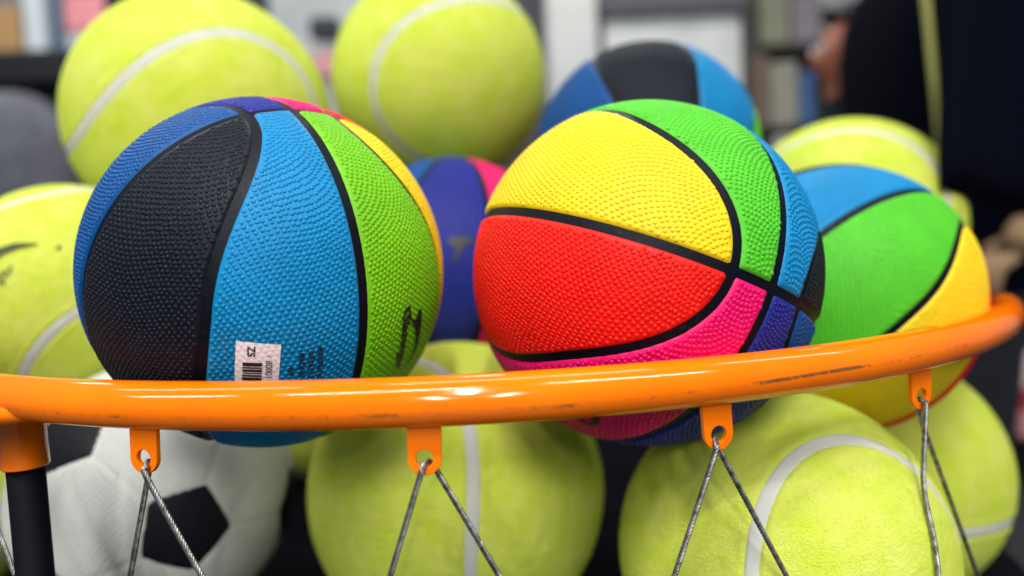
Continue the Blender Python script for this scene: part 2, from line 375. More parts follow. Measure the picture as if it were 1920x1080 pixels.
def domes(C, rb, h):
    n = len(C); a = np.where(np.abs(C[:, :1]) < 0.8, np.array([[1.0, 0, 0]]), np.array([[0, 1.0, 0]]))
    U = np.cross(C, a); U /= np.linalg.norm(U, axis=1)[:, None]; W = np.cross(C, U)
    K = 6; ring = []
    sc_ = rng.uniform(0.88, 1.1, size=(n, 1))
    for fr, fh in ((1.0, -0.12), (0.86, 0.45), (0.48, 0.90)):
        for k in range(K):
            t = 2 * math.pi * (k + 0.5 * (fr < 0.9)) / K
            ring.append(C * (1 + h * fh) + sc_ * rb * fr * (math.cos(t) * U + math.sin(t) * W))
    ring.append(C * (1 + h)); V = np.stack(ring, 1).reshape(-1, 3); m = 3 * K + 1
    t = []
    for r in range(2):
        for k in range(K):
            a0, a1, b0, b1 = r * K + k, r * K + (k + 1) % K, (r + 1) * K + k, (r + 1) * K + (k + 1) % K
            t += [(a0, a1, b0), (a1, b1, b0)]
    for k in range(K): t.append((2 * K + k, 2 * K + (k + 1) % K, 3 * K))
    T = (np.array(t)[None] + (np.arange(n) * m)[:, None, None]).reshape(-1, 3)
    return V, T
PM = {}
DROP = 0.013
for cname, sx, inn, sz in PANELS:
    f = panel_f(IV, sx, inn, sz); V, F, ff = clip(IV, IF, f)
    rad = 1 - DROP * (1 - smooth01(ff / 0.016)) ** 1.5 + 0.0022 * np.exp(-((ff - 0.016) / 0.008) ** 2)
    fc = panel_f(FIB, sx, inn, sz); C = FIB[fc > 0.018]
    DV, DF = domes(C, 0.0124, 0.0047)
    PM[cname] = mesh('panel', np.vstack([V * rad[:, None], DV]), np.vstack([F, DF + len(V)])); PM[cname].materials.append(M[cname])
CV, CF = ico(6)
CORE = mesh('basketball', CV * (1 - DROP * 0.82), CF); CORE.materials.append(M['core'])
CNAME = dict(lightblue='light blue', darkblue='dark blue')

def place(o, loc, R, rot):
    m = Matrix([list(r) for r in rot]).to_4x4(); o.matrix_world = Matrix.Translation(Vector(loc)) @ m @ Matrix.Scale(R, 4)
def basketball(loc, R, rot, label):
    o = obj('basketball', CORE); place(o, loc, R, rot); tag(o, label, 'basketball', 'multicoloured basketballs in the bin')
    for c, *_ in PANELS: p = obj('panel', PM[c], None, o); p['label'] = CNAME.get(c, c) + ' pebbled rubber panel'
    return o
BB = {
 'A': basketball((-0.1266, 0.3911, 1.0865), 0.0900, [[0.7317, 0.2913, 0.6162], [0.6791, -0.3884, -0.6229], [0.0579, 0.8743, -0.482]], 'sharp basketball on the left with black and light blue panels and a barcode sticker'),
 'B': basketball((0.07, 0.3952, 1.0771), 0.0900, [[-0.8027, 0.4676, 0.3702], [-0.4468, -0.8826, 0.1459], [0.395, -0.0483, 0.9174]], 'sharp basketball in the centre with large yellow panel above a red panel'),
 'C': basketball((0.1199, 0.64, 1.1636), 0.0940, [[0.4837, -0.0595, 0.8732], [0.4889, 0.8459, -0.2132], [-0.7259, 0.53, 0.4383]], 'blurred basketball peeking above the yellow and red one, grey black panel between blues'),
 'D': basketball((-0.0519, 0.6474, 1.0743), 0.0960, [[0.9193, -0.134, -0.37], [0.3693, -0.0307, 0.9288], [-0.1358, -0.9905, 0.0213]], 'blurred basketball with purple panel seen in the gap between the two sharp basketballs'),
 'E': basketball((0.2199, 0.5051, 1.0481), 0.0905, [[0.4226, 0.7082, -0.5656], [-0.6429, -0.2056, -0.7379], [-0.6388, 0.6754, 0.3684]], 'slightly blurred basketball at the right with big green panel under a light blue one'),
}

# ------------------------------------------------------------------ print on the balls
def wrap(fr, R_mm, pts, lift):
    n, eR, eD = [np.array(v) for v in fr]; out = []
    for (u, v) in pts:
        d = n + eR * u / R_mm + eD * v / R_mm; d /= np.linalg.norm(d); out.append(d * (1 + lift))
    return np.array(out)
def text_flat(s, size, bold=0.0, shear=0.0):
    cu = bpy.data.curves.new('txt', 'FONT'); cu.body = s; cu.size = size; cu.offset = bold; cu.shear = shear; cu.resolution_u = 4
    o = bpy.data.objects.new('txt', cu); COL.objects.link(o); bpy.context.view_layer.update()
    me = o.evaluated_get(bpy.context.evaluated_depsgraph_get()).to_mesh()
    V = np.array([v.co[:2] for v in me.vertices]); F = [tuple(p.vertices) for p in me.polygons]
    bpy.data.objects.remove(o); bpy.data.curves.remove(cu); return V, F
def text_on(name, parent, fr, R_mm, s, size, origin, direction, lift=0.0088, bold=0.0, shear=0.0, squash=1.0, mat='ink', both=True):
    V, F = text_flat(s, size, bold, shear); d = np.array(direction, float); d /= np.linalg.norm(d)
    upv = np.array([d[1], -d[0]])          # letter tops: turned left of the reading direction when v runs downwards
    P = np.array(origin) + V[:, :1] * d * squash + V[:, 1:] * upv
    o = obj(name, mesh(name, wrap(fr, R_mm, P, lift), F, False), M[mat], parent); return o
def poly_on(name, parent, fr, R_mm, polys, lift=0.0068, mat='ink'):
    V = []; F = []
    for p in polys:
        b = len(V); t = tessellate_polygon([[Vector((x, y, 0)) for x, y in p]]); V += list(p); F += [tuple(b + i for i in q) for q in t]
    bm = bmesh.new(); vs = [bm.verts.new((x, y, 0)) for x, y in V]
    for q in F:
        try: bm.faces.new([vs[i] for i in q])
        except ValueError: pass
    for _ in range(3): bmesh.ops.subdivide_edges(bm, edges=[e for e in bm.edges if e.calc_length() > 1.5], cuts=1, use_grid_fill=False)
    bmesh.ops.triangulate(bm, faces=bm.faces[:]); bm.verts.index_update()
    P = [(v.co.x, v.co.y) for v in bm.verts]; F = [tuple(v.index for v in q.verts) for q in bm.faces]; bm.free()
    return obj(name, mesh(name, wrap(fr, R_mm, P, lift), F, False), M[mat], parent)

for p in BB['A'].children:                                  # this ball's green is yellower
    if p.data == PM['green']: p.material_slots[0].link = 'OBJECT'; p.material_slots[0].material = M['limegreen']
FA = ((-0.4117, 0.1035, 0.9054), (0.9113, 0.0483, 0.4088), (0.0014, -0.9935, 0.1142))
# sticker: a thin sheet pressed on to the pebbles
nu, nv_ = 40, 70
P = [(-17.0 + 18.1 * i / (nu - 1), -7.2 + 0.85 * i / (nu - 1) + (36.0 - 1.2 * i / (nu - 1)) * j / (nv_ - 1)) for j in range(nv_) for i in range(nu)]
S = wrap(FA, 90.0, P, 0.0); near = FIB[(FIB @ np.array(FA[0])) > 0.8]
dd = np.sqrt(np.maximum(0, 2 - 2 * (S @ near.T).max(1))); S = S * (1.0060 + 0.0026 * np.exp(-(dd / 0.011) ** 2))[:, None]
F = [(j * nu + i, j * nu + i + 1, (j + 1) * nu + i + 1, (j + 1) * nu + i) for j in range(nv_ - 1) for i in range(nu - 1)]
st = obj('price_sticker', mesh('price_sticker', S, F), M['label'], BB['A']); st['label'] = 'white barcode sticker'
DOWN = (0.03, 1.0)
text_on('sticker_text', st, FA, 90, 'ZS', 4.4, (-12.2, -5.2), DOWN, 0.0112, bold=0.10)
text_on('sticker_text', st, FA, 90, '2', 2.0, (-4.2, -1.4), DOWN, 0.0112)
text_on('sticker_text', st, FA, 90, '80001', 3.9, (-4.7, 1.2), DOWN, 0.0112, squash=0.95)
bars = []; v0 = 2.4
for w, gap in ((1.7, 0.5), (0.7, 0.45), (1.2, 0.5), (0.5, 0.6), (0.9, 0.45), (1.6, 0.5), (0.45, 0.5), (1.1, 0.7), (0.5, 0.4), (1.3, 0.5), (0.6, 0.5), (0.9, 0.6), (1.4, 0.5), (0.5, 0.4)):
    bars.append([(-13.9, v0 + 0.2), (-6.0, v0 - 0.1), (-6.0, v0 + w - 0.1), (-13.9, v0 + w + 0.2)]); v0 += w + gap
poly_on('barcode', st, FA, 90, bars, 0.0112)
for s, o_, n_ in (('MOISTEN N', (16.4, -4.6), 3.6), ('INFLATE T', (12.5, -3.1), 3.6), ('MADE IN C', (8.6, -2.2), 3.6), ('B94', (4.6, 4.7), 3.2)):
    text_on('print', BB['A'], FA, 90, s, n_, o_, (0.05, 1.0), 0.0088, bold=0.06, squash=0.86)

FL = ((0.3238, 0.0549, 0.9445), (0.8783, -0.3885, -0.2786), (-0.3517, -0.9198, 0.1741))
CAT = [(-12.4, -12.6), (-12.2, -15.4), (-10.6, -18.0), (-8.6, -17.6), (-7.2, -14.8), (-4.6, -11.9), (-2.2, -11.0), (-0.3, -12.6), (-0.6, -16.2), (0.6, -17.2), (2.6, -16.4),
       (4.6, -12.2), (7.4, -6.0), (10.4, 0.8), (11.6, 6.2), (9.9, 10.6), (7.0, 14.4), (8.6, 9.6), (9.2, 6.0), (7.4, 1.2), (2.6, -5.6), (-3.0, -9.8), (-6.6, -11.8), (-8.6, -14.6), (-9.6, -15.6), (-10.8, -14.4), (-11.4, -12.2)]
poly_on('cat_emblem', BB['A'], FL, 90, [CAT], 0.0088)
text_on('wordmark', BB['A'], FL, 90, 'Slazenger', 7.6, (-12.6, -12.6), (0.42, 1.0), 0.0088, bold=0.28, shear=0.18, squash=1.05)
FB = ((0.3159, 0.368, -0.8745), (-0.2659, 0.9191, 0.2907), (-0.9107, -0.1407, -0.3883))
poly_on('cat_emblem', BB['B'], FB, 90, [[(-9.2, 2.6), (-8.6, 5.4), (-6.0, 7.4), (-1.0, 7.2), (2.6, 5.2), (5.4, 1.2), (6.4, -5.0), (3.6, -5.2), (2.4, 0.0), (-0.2, 3.6), (-3.6, 5.4), (-6.4, 4.8), (-7.8, 2.4)]], 0.0088)
FD = ((-0.2378, -0.2062, -0.9492), (0.9703, -0.0947, -0.2226), (0.044, 0.9739, -0.2225))
poly_on('cat_emblem', BB['D'], FD, 96, [[(-10, -5), (-2, -7), (11, -5), (10, -2), (2, 0), (-1, 6), (-5, 13), (-7, 12), (-4, 2), (-9, -1)]], 0.0088)

# ------------------------------------------------------------------ giant tennis balls
TV, TF = ico(7)
def seam_curve(a, n=400):
    t = np.linspace(0, 2 * math.pi, n, endpoint=False); b = 1 - a; c = 2 * math.sqrt(a * b)
    P = np.c_[a * np.cos(t) + b * np.cos(3 * t), a * np.sin(t) - b * np.sin(3 * t), c * np.sin(2 * t)]; return P / np.linalg.norm(P, axis=1)[:, None], t
HW = 0.043
def felt_mesh(seed, a):
    r = np.random.default_rng(seed); V = TV.copy(); h = np.zeros(len(V)); P, _ = seam_curve(a)
    dist = np.concatenate([np.arccos(np.clip((V[i:i + 4000] @ P.T).max(1), -1, 1)) for i in range(0, len(V), 4000)])
    for _ in range(14):
        k = r.normal(size=3) * 3.0; h += 0.0007 * np.sin(V @ k + r.uniform(0, 6))
    for _ in range(40):
        k = r.normal(size=3) * 38.0; h += 0.00022 * np.sin(V @ k + r.uniform(0, 6))
    h += 0.006 * np.exp(-((dist - HW - 0.02) / 0.022) ** 2) - 0.016 * (1 - smooth01((dist - HW * 0.55) / (HW * 0.6)))
    # felt fibres: short slivers leaning every way
    n = 60000; D = r.normal(size=(n, 3)); D /= np.linalg.norm(D, axis=1)[:, None]
    dd = np.concatenate([(D[i:i + 4000] @ P.T).max(1) for i in range(0, n, 4000)]); D = D[np.arccos(np.clip(dd, -1, 1)) > HW * 0.98]; n = len(D)
    L = r.normal(size=(n, 3)); L -= D * (L * D).sum(1)[:, None]; L /= np.linalg.norm(L, axis=1)[:, None]; W = np.cross(D, L)
    ln = r.uniform(0.010, 0.026, size=(n, 1)); up = r.uniform(0.10, 0.75, size=(n, 1)); w = 0.0011
    base = D * 1.0005
    FV = np.stack([base - W * w, base + W * w, base + (D * up + L * np.sqrt(1 - up ** 2)) * ln], 1).reshape(-1, 3)
    me = mesh('tennis_ball', np.vstack([V * (1 + h)[:, None], FV]), np.vstack([TF, np.arange(3 * n).reshape(-1, 3) + len(V)])); me.materials.append(M['felt']); return me
FELT = {k: felt_mesh(*k) for k in ((0, 0.78), (1, 0.78), (2, 0.78), (1, 0.72))}
def seam_mesh(a, hw=HW):
    n = 400; P, t = seam_curve(a, n)
    T = np.roll(P, -1, 0) - np.roll(P, 1, 0); T /= np.linalg.norm(T, axis=1)[:, None]; S = np.cross(P, T)
    jit = 1 + 0.04 * np.sin(t * 17) + 0.03 * np.sin(t * 41 + 1) + 0.03 * np.sin(t * 83)
    V = []; K = ((-1.0, -0.012), (-0.90, -0.0015), (-0.45, 0.0005), (0.0, 0.001), (0.45, 0.0005), (0.90, -0.0015), (1.0, -0.012))
    for w, h in K:
        q = P + S * (w * hw * jit)[:, None]; q /= np.linalg.norm(q, axis=1)[:, None]; V.append(q * (1 + h))
    m = len(K); V = np.stack(V, 1).reshape(-1, 3)
    F = [(i * m + k, ((i + 1) % n) * m + k, ((i + 1) % n) * m + k + 1, i * m + k + 1) for i in range(n) for k in range(m - 1)]
    me = mesh('seam', V, F); me.materials.append(M['tape']); return me
SEAM = {0.78: seam_mesh(0.78), 0.72: seam_mesh(0.72)}
def tennis(loc, R, rot, label, a=0.78, i=0):
    o = obj('tennis_ball', FELT[(i, a)]); place(o, loc, R, rot); tag(o, label, 'tennis ball', 'giant tennis balls in the bin')
    obj('seam', SEAM[a], None, o); return o
TB = {
 'T1': tennis((-0.2665, 0.6648, 1.2135), 0.1100, [[-0.0807, 0.6839, 0.7251], [-0.9813, -0.1822, 0.0625], [0.1749, -0.7065, 0.6858]], 'giant tennis ball at upper left with white seam arching over its middle'),
 'T2': tennis((-0.065, 0.7772, 1.2639), 0.1080, [[-0.4102, -0.3692, -0.8339], [0.3463, 0.7829, -0.5169], [0.8437, -0.5008, -0.1933]], 'giant tennis ball at top centre above the purple basketball, seam curving down its left side', 0.72, 1),
 'T3': tennis((-0.327, 0.5485, 1.073), 0.0795, [[-0.1408, -0.8638, -0.4837], [-0.6265, -0.3006, 0.7191], [-0.7666, 0.4043, -0.4989]], 'giant tennis ball with black print at the left edge beside the black and blue basketball', 0.78, 2),
 'T4': tennis((0.307, 0.6769, 1.0961), 0.0965, [[-0.4446, 0.3952, -0.8039], [-0.3833, 0.7272, 0.5695], [0.8096, 0.5613, -0.1718]], 'blurred giant tennis ball behind the green and blue basketball, below the dark coat', 0.72, 1),
 'T5': tennis((-0.0437, 0.5006, 0.929), 0.1000, [[0.956, 0.2615, -0.133], [0.2341, -0.9532, -0.1915], [-0.1769, 0.152, -0.9724]], 'giant tennis ball under the rim at bottom centre with a near vertical white seam', 0.78, 0),
 'T8': tennis((0.1431, 0.403, 0.9187), 0.0885, [[-0.4596, 0.8789, -0.128], [-0.8857, -0.4642, -0.0069], [-0.0655, 0.1102, 0.9918]], 'giant tennis ball under the rim at lower right, seam forming a wide arch', 0.78, 2),
 'T9': tennis((0.294, 0.6051, 0.8924), 0.1005, [[0.1358, -0.0051, -0.9907], [-0.9783, -0.1586, -0.1332], [-0.1565, 0.9873, -0.0265]], 'shaded giant tennis ball in the bottom right corner below the green basketball', 0.78, 1),
 'T10': tennis((-0.5206, 0.6448, 0.8754), 0.0800, [[0.9224, -0.29, 0.255], [-0.3281, -0.9368, 0.1215], [0.2036, -0.1958, -0.9593]], 'sliver of a giant tennis ball in the bottom left corner behind the black post', 0.78, 0),
 'T7': tennis((-0.2337, 0.8802, 0.922), 0.1000, [[0.999, -0.0442, 0.0], [-0.0031, -0.0693, 0.9976], [-0.0441, -0.9966, -0.0694]], 'sliver of a giant tennis ball in the gap between football and bottom centre tennis ball', 0.78, 2),
}
TB['T5'].matrix_world = Matrix.Translation((-0.0437, 0.5006, 0.929)) @ Matrix.Rotation(math.radians(-6), 4, 'Z') @ Matrix.Translation((0.0437, -0.5006, -0.929)) @ TB['T5'].matrix_world
F3 = ((0.3412, 0.1658, -0.9253), (-0.2555, -0.9309, -0.261), (0.9046, -0.3255, 0.2752))
text_on('wordmark', TB['T3'], F3, 79.5, 'Slazenger', 10.5, (-38.0, 25.0), (1.0, -0.78), 0.012, bold=0.0, shear=0.15, squash=0.92, mat='felt_ink')
poly_on('cat_emblem', TB['T3'], F3, 79.5, [[(-34, -4), (-24, -13), (-12, -16.5), (0, -16), (3, -15), (-8, -12.5), (-18, -8.5), (-30, 1)]], 0.012, 'felt_ink')
poly_on('print', TB['T3'], F3, 79.5, [[(12.5, -14.2), (15, -15), (16, -13), (13.5, -12)]], 0.012, 'felt_ink')
F8 = ((0.332, 0.1108, 0.9367), (-0.1373, 0.9882, -0.0682), (0.9332, 0.1059, -0.3433))
text_on('wordmark', TB['T8'], F8, 88.5, 'Slazenger', 14.0, (-31.0, -17.0), (1.0, -0.36), 0.012, bold=0.2, shear=0.15, squash=0.95, mat='felt_ink')

# ------------------------------------------------------------------ football (12 black pentagons, 20 white panels)
G = (1 + 5 ** 0.5) / 2
IC = np.array([(0, s, t * G) for s in (1, -1) for t in (1, -1)] + [(s, t * G, 0) for s in (1, -1) for t in (1, -1)] + [(s * G, 0, t) for s in (1, -1) for t in (1, -1)], float)
IC /= np.linalg.norm(IC[0]); RP = 0.3163
NB = [[j for j in range(12) if 0.4 < IC[i] @ IC[j] < 0.5] for i in range(12)]
def pent_f(P, i):
    vs = []
    for j in NB[i]:
        t = IC[j] - IC[i] * (IC[i] @ IC[j]); t /= np.linalg.norm(t); vs.append(math.cos(RP) * IC[i] + math.sin(RP) * t)
    vs = np.array(vs); f = np.full(len(P), 9.0)
    for a in range(5):
        for b in range(a):
            if vs[a] @ vs[b] > math.cos(1.25 * RP):
                n = np.cross(vs[a], vs[b]); n /= np.linalg.norm(n)
                if n @ IC[i] < 0: n = -n
                f = np.minimum(f, np.arcsin(np.clip(P @ n, -1, 1)))
    return f
SV, SF = ico(6)
ball = obj('football', mesh('football', SV * 0.9962, SF), M['white'])
place(ball, (-0.2523, 0.5059, 0.9344), 0.0905, [[0.1757, -0.3858, 0.9057], [0.1144, -0.9058, -0.408], [0.9778, 0.1753, -0.115]])
tag(ball, 'white football with black pentagons under the rim at lower left behind the black post', 'football')
PF = [pent_f(SV, i) for i in range(12)]
k_ = np.arange(9500) + 0.5; ph_ = np.arccos(1 - 2 * k_ / 9500); th_ = math.pi * (1 + 5 ** 0.5) * k_
FS = np.c_[np.sin(ph_) * np.cos(th_), np.sin(ph_) * np.sin(th_), np.cos(ph_)]
NEAR = np.concatenate([(FS[i:i + 500] @ SV.T).argmax(1) for i in range(0, len(FS), 500)])
def nearf(f): return f[NEAR]
def shell(f, g_, mat):
    V, F, ff = clip(SV, SF, f - 0.002); r = 1 - 0.005 * (1 - smooth01(ff / 0.012)) ** 1.5
    fd = nearf(f); DV, DF = domes(FS[fd > 0.022], 0.0115, 0.0036)
    me = mesh('panel', np.vstack([V * r[:, None], DV]), np.vstack([F, DF + len(V)])); me.materials.append(mat); obj('panel', me, None, ball)
for i in range(12): shell(PF[i], 0, M['soccer_black'])
for i in range(12):
    for j in NB[i]:
        for k in NB[i]:
            if i < j < k and k in NB[j]:
                f = np.full(len(SV), 9.0); c = IC[i] + IC[j] + IC[k]
                for a, b in ((i, j), (j, k), (i, k)):
                    n = np.cross(IC[a], IC[b]); n /= np.linalg.norm(n); n = n if n @ c > 0 else -n
                    f = np.minimum(f, np.arcsin(np.clip(SV @ n, -1, 1)) + 0.0025)
                for a in (i, j, k): f = np.minimum(f, -PF[a])
                shell(f, 0, M['white'])

# ------------------------------------------------------------------ people in the background
def body(name, joints, edges, root, sub=2):
    """one continuous skin grown over a skeleton; joints: name -> (x, y, z, rx, ry)"""
    me = bpy.data.meshes.new(name); ks = list(joints); me.from_pydata([joints[k][:3] for k in ks], [(ks.index(a), ks.index(b)) for a, b in edges], [])
    o = bpy.data.objects.new(name, me); COL.objects.link(o)
    sk = o.modifiers.new('skin', 'SKIN'); sk.use_smooth_shade = True
    for i, k in enumerate(ks):
        me.skin_vertices[0].data[i].radius = joints[k][3:5]; me.skin_vertices[0].data[i].use_root = (k == root)
    s = o.modifiers.new('sub', 'SUBSURF'); s.levels = sub; s.render_levels = sub
    bpy.context.view_layer.update(); dg = bpy.context.evaluated_depsgraph_get()
    m2 = bpy.data.meshes.new_from_object(o.evaluated_get(dg)); o.modifiers.clear(); o.data = m2; bpy.data.meshes.remove(me)
    return o
SKIN = mat_plain('skin', lin(158, 92, 70), 0.6); SKIN2 = mat_plain('pale_skin', lin(172, 140, 106), 0.6); HAIR = mat_plain('dark_hair', (0.012, 0.010, 0.010), 0.5)
COAT = mat_plain('black_navy_coat', (0.0018, 0.0024, 0.0075), 0.95, scale=30.0, spec=0.05); JACKET = mat_plain('dark_teal_jacket', (0.006, 0.014, 0.020), 0.9, spec=0.1); JEANS = mat_plain('dark_trousers', (0.01, 0.011, 0.018), 0.85)
LIME = mat_plain('pale_lime_piping', lin(205, 208, 120), 0.7); PAPER = mat_plain('white_paper', lin(226, 226, 228), 0.7)
def paint(o, mats, rule):
    for m in mats: o.data.materials.append(m)
    for p in o.data.polygons: p.material_index = rule(p.center)

def person(ox, oy, face, sc_h, coat, skin, label, arm_bent, wide=1.0):
    """standing figure, side-on to the camera; face = -1 looks towards -X"""
    h = sc_h; L = lambda x, y, z: (ox + face * x * h, oy + y * h, z * h)
    J = {}
    def j(n, x, y, z, rx, ry=None): J[n] = L(x, y, z) + (rx * h, (ry or rx) * h)
    j('pelvis', 0, 0, 0.97, 0.15 * wide, 0.15 * wide); j('waist', 0.0, 0, 1.12, 0.14 * wide, 0.16 * wide); j('chest', 0.02, 0, 1.32, 0.155 * wide, 0.17 * wide); j('collar', 0.0, 0, 1.45, 0.09, 0.10)
    j('neck', 0.015, 0, 1.52, 0.055); j('jaw', 0.04, 0, 1.585, 0.062, 0.060); j('skull', 0.015, 0, 1.66, 0.092, 0.078); j('crown', 0.0, 0, 1.725, 0.060, 0.055)
    j('nose', 0.128, 0, 1.625, 0.013)
    E_ = [('pelvis', 'waist'), ('waist', 'chest'), ('chest', 'collar'), ('collar', 'neck'), ('neck', 'jaw'), ('jaw', 'skull'), ('skull', 'crown'), ('jaw', 'nose')]
    for s, t in ((-1, 'near'), (1, 'far')):
        j('hip' + t, 0, 0.10 * s, 0.88, 0.10); j('knee' + t, 0.02, 0.11 * s, 0.50, 0.065); j('ankle' + t, -0.02, 0.11 * s, 0.09, 0.045); j('toe' + t, 0.15, 0.12 * s, 0.035, 0.035)
        j('shoulder' + t, 0.0, 0.20 * s, 1.41, 0.075)
        if s < 0 and arm_bent:
            j('elbow' + t, *arm_bent[0], 0.062); j('wrist' + t, *arm_bent[1], 0.036); j('palm' + t, *arm_bent[2], 0.030, 0.040)
        else:
            j('elbow' + t, -0.04, 0.25 * s, 1.12, 0.055); j('wrist' + t, 0.04, 0.25 * s, 0.88, 0.034); j('palm' + t, 0.05, 0.25 * s, 0.82, 0.022, 0.040)
        E_ += [('pelvis', 'hip' + t), ('hip' + t, 'knee' + t), ('knee' + t, 'ankle' + t), ('ankle' + t, 'toe' + t), ('chest', 'shoulder' + t), ('shoulder' + t, 'elbow' + t), ('elbow' + t, 'wrist' + t), ('wrist' + t, 'palm' + t)]
    o = body('person', J, E_, 'pelvis')
    wr = [Vector(J['palmnear'][:3]), Vector(J['palmfar'][:3])]; wj = [Vector(J['wristnear'][:3]), Vector(J['wristfar'][:3])]
    def rule(c):
        if c.z > 1.50 * h: return 1
        for w, q in zip(wr, wj):
            if (c - w).length < 0.055 * h and (c - w).length < (c - q).length + 0.01: return 1
        return 2 if c.z < 0.86 * h else 0
    paint(o, [coat, skin, JEANS], rule)
    # fingers, each a short bent chain rooted in the palm
    for w, q in zip(wr, wj):
        d = (w - q).normalized(); side = d.cross(Vector((0, 0, 1) if abs(d.z) < 0.8 else (1, 0, 0))).normalized(); nrm = d.cross(side).normalized()
        for k, (off, ln) in enumerate(((-0.030, 0.066), (-0.010, 0.076), (0.010, 0.072), (0.029, 0.058), (0.040, 0.050))):
            b0 = w + side * off * h + d * (0.012 * h if k < 4 else -0.02 * h); dirn = d if k < 4 else (d + side * 0.9).normalized()
            pts = [b0, b0 + dirn * ln * 0.45 * h, b0 + dirn * ln * 0.78 * h + nrm * 0.016 * h, b0 + dirn * ln * 0.9 * h + nrm * 0.036 * h]
            v, f = tube([tuple(p) for p in pts], [0.0095 * h, 0.009 * h, 0.008 * h, 0.006 * h], 8); obj('finger', mesh('finger', v, f), skin, o)
    # hair cap over the top and back of the head
    hv, hf = ico(4); keep = hv[:, 2] * 0.8 - hv[:, 0] * face * 0.75 > 0.12
    f = [tuple(q) for q in hf if keep[q].all()]; us = sorted({i for q in f for i in q}); mp = {a: b for b, a in enumerate(us)}
    c = np.array(L(0.012, 0, 1.672)); obj('hair', mesh('hair', [c + hv[i] * np.array([0.110, 0.092, 0.108]) * h * (1 + 0.05 * math.sin(9 * hv[i][1] + 7 * hv[i][0])) for i in us], [tuple(mp[i] for i in q) for q in f]), HAIR, o)
    for s in (-1, 1):
        v, f = tube([L(0.0, 0.078 * s, 1.66), L(-0.008, 0.090 * s, 1.635), L(0.0, 0.082 * s, 1.61)], [0.014 * h, 0.022 * h, 0.010 * h], 8); obj('ear', mesh('ear', v, f), skin, o)
        e = obj('eye', mesh('eye', ico(2)[0] * 0.011 * h + np.array(L(0.098, 0.032 * s, 1.645)), ico(2)[1]), PAPER, o)
    tag(o, label, 'person'); return o

near = person(0.865, 1.50, -1, 1.10, COAT, SKIN2, 'person in a long black coat at the right with a lime stripe', ((-0.08, -0.22, 1.07), (-0.03, -0.235, 0.985), (0.025, -0.235, 0.945)), 1.0)
v, f = tube([(0.702, 1.27, 1.54), (0.716, 1.27, 1.465), (0.727, 1.27, 1.34), (0.736, 1.27, 1.207)], [0.0068, 0.0064, 0.0050, 0.0028], 10)
st_ = obj('coat_stripe', mesh('coat_stripe', v, f), LIME, near); st_['label'] = 'pale lime stripe tapering down the coat'
far = person(1.02, 2.2, -1, 0.975, JACKET, SKIN, 'person in a dark jacket seen in profile in the far background', ((0.08, -0.24, 1.16), (0.26, -0.22, 1.22), (0.31, -0.21, 1.25)), 1.05)

# black coat hanging into the picture at the right, in front of the rear tennis ball
def coat_mesh():
    NU, NV = 60, 40; V = []; F = []
    for sgn in (-1, 1):
        for j in range(NV):
            for i in range(NU):
                u, w = i / (NU - 1), j / (NV - 1)
                x = 0.341 + 0.40 * u + 0.004 * math.sin(5 * w) * (1 - u); hem = 1.124 - 0.085 * u - 0.30 * max(0.0, u - 0.45)
                z = hem + (1.85 - hem) * w
                y = 0.585 + 0.22 * u + 0.016 * math.sin(u * 17 + 2 * w) * min(1, u * 5) + 0.008 * math.sin(u * 41 + w * 5) * min(1, u * 5)
                edge = min(1.0, u / 0.03, (1 - u) / 0.03, w / 0.015)
                V.append((x, y + sgn * (0.003 + 0.011 * math.sqrt(max(0.0, edge))), z))
    n = NU * NV
    for j in range(NV - 1):
        for i in range(NU - 1):
            a = j * NU + i; F += [(a, a + 1, a + NU + 1, a + NU), (n + a + 1, n + a, n + a + NU, n + a + NU + 1)]
    rim_ = [i for i in range(NU)] + [j * NU + NU - 1 for j in range(1, NV)] + [(NV - 1) * NU + i for i in range(NU - 2, -1, -1)] + [j * NU for j in range(NV - 2, 0, -1)]
    for a, b in zip(rim_, rim_[1:] + rim_[:1]): F.append((b, a, n + a, n + b))
    return mesh('hanging_coat', V, F)
hc = obj('hanging_coat', coat_mesh(), COAT); tag(hc, 'black coat hanging at the right edge with its hem above the green basketball', 'coat')

# ------------------------------------------------------------------ shop behind, all far out of focus
def goods(name, label, cat, x0, x1, z0, z1, y, depth, col, rough=0.6, group=None, bev=0.012):
    o = obj(name, box_mesh(name, -(x1 - x0) / 2, (x1 - x0) / 2, -depth / 2, depth / 2, 0, z1 - z0), mat_plain(name + '_finish', col, rough, noise=0.12, scale=5.0))
    o.location = ((x0 + x1) / 2, y + depth / 2, z0); bevel(o, bev, 2); tag(o, label, cat, group); return o
PAL = lin(205, 206, 206)
goods('pillar', 'white pillar behind the top centre tennis ball', 'pillar', 0.185, 0.385, 0.0, 3.0, 3.0, 0.3, lin(220, 222, 222))
pn = goods('display_panel', 'white display panel behind the grey and blue basketball', 'panel', 0.42, 0.975, 0.6, 1.955, 3.05, 0.05, lin(218, 222, 224))
goods('header_rail', 'dark grey rail above the white display panel', 'rail', 0.40, 0.99, 1.96, 2.05, 3.02, 0.06, lin(84, 84, 96))
goods('upright', 'dark grey upright left of the white pillar', 'upright', 0.09, 0.155, 0.0, 2.6, 3.1, 0.06, lin(70, 72, 84))

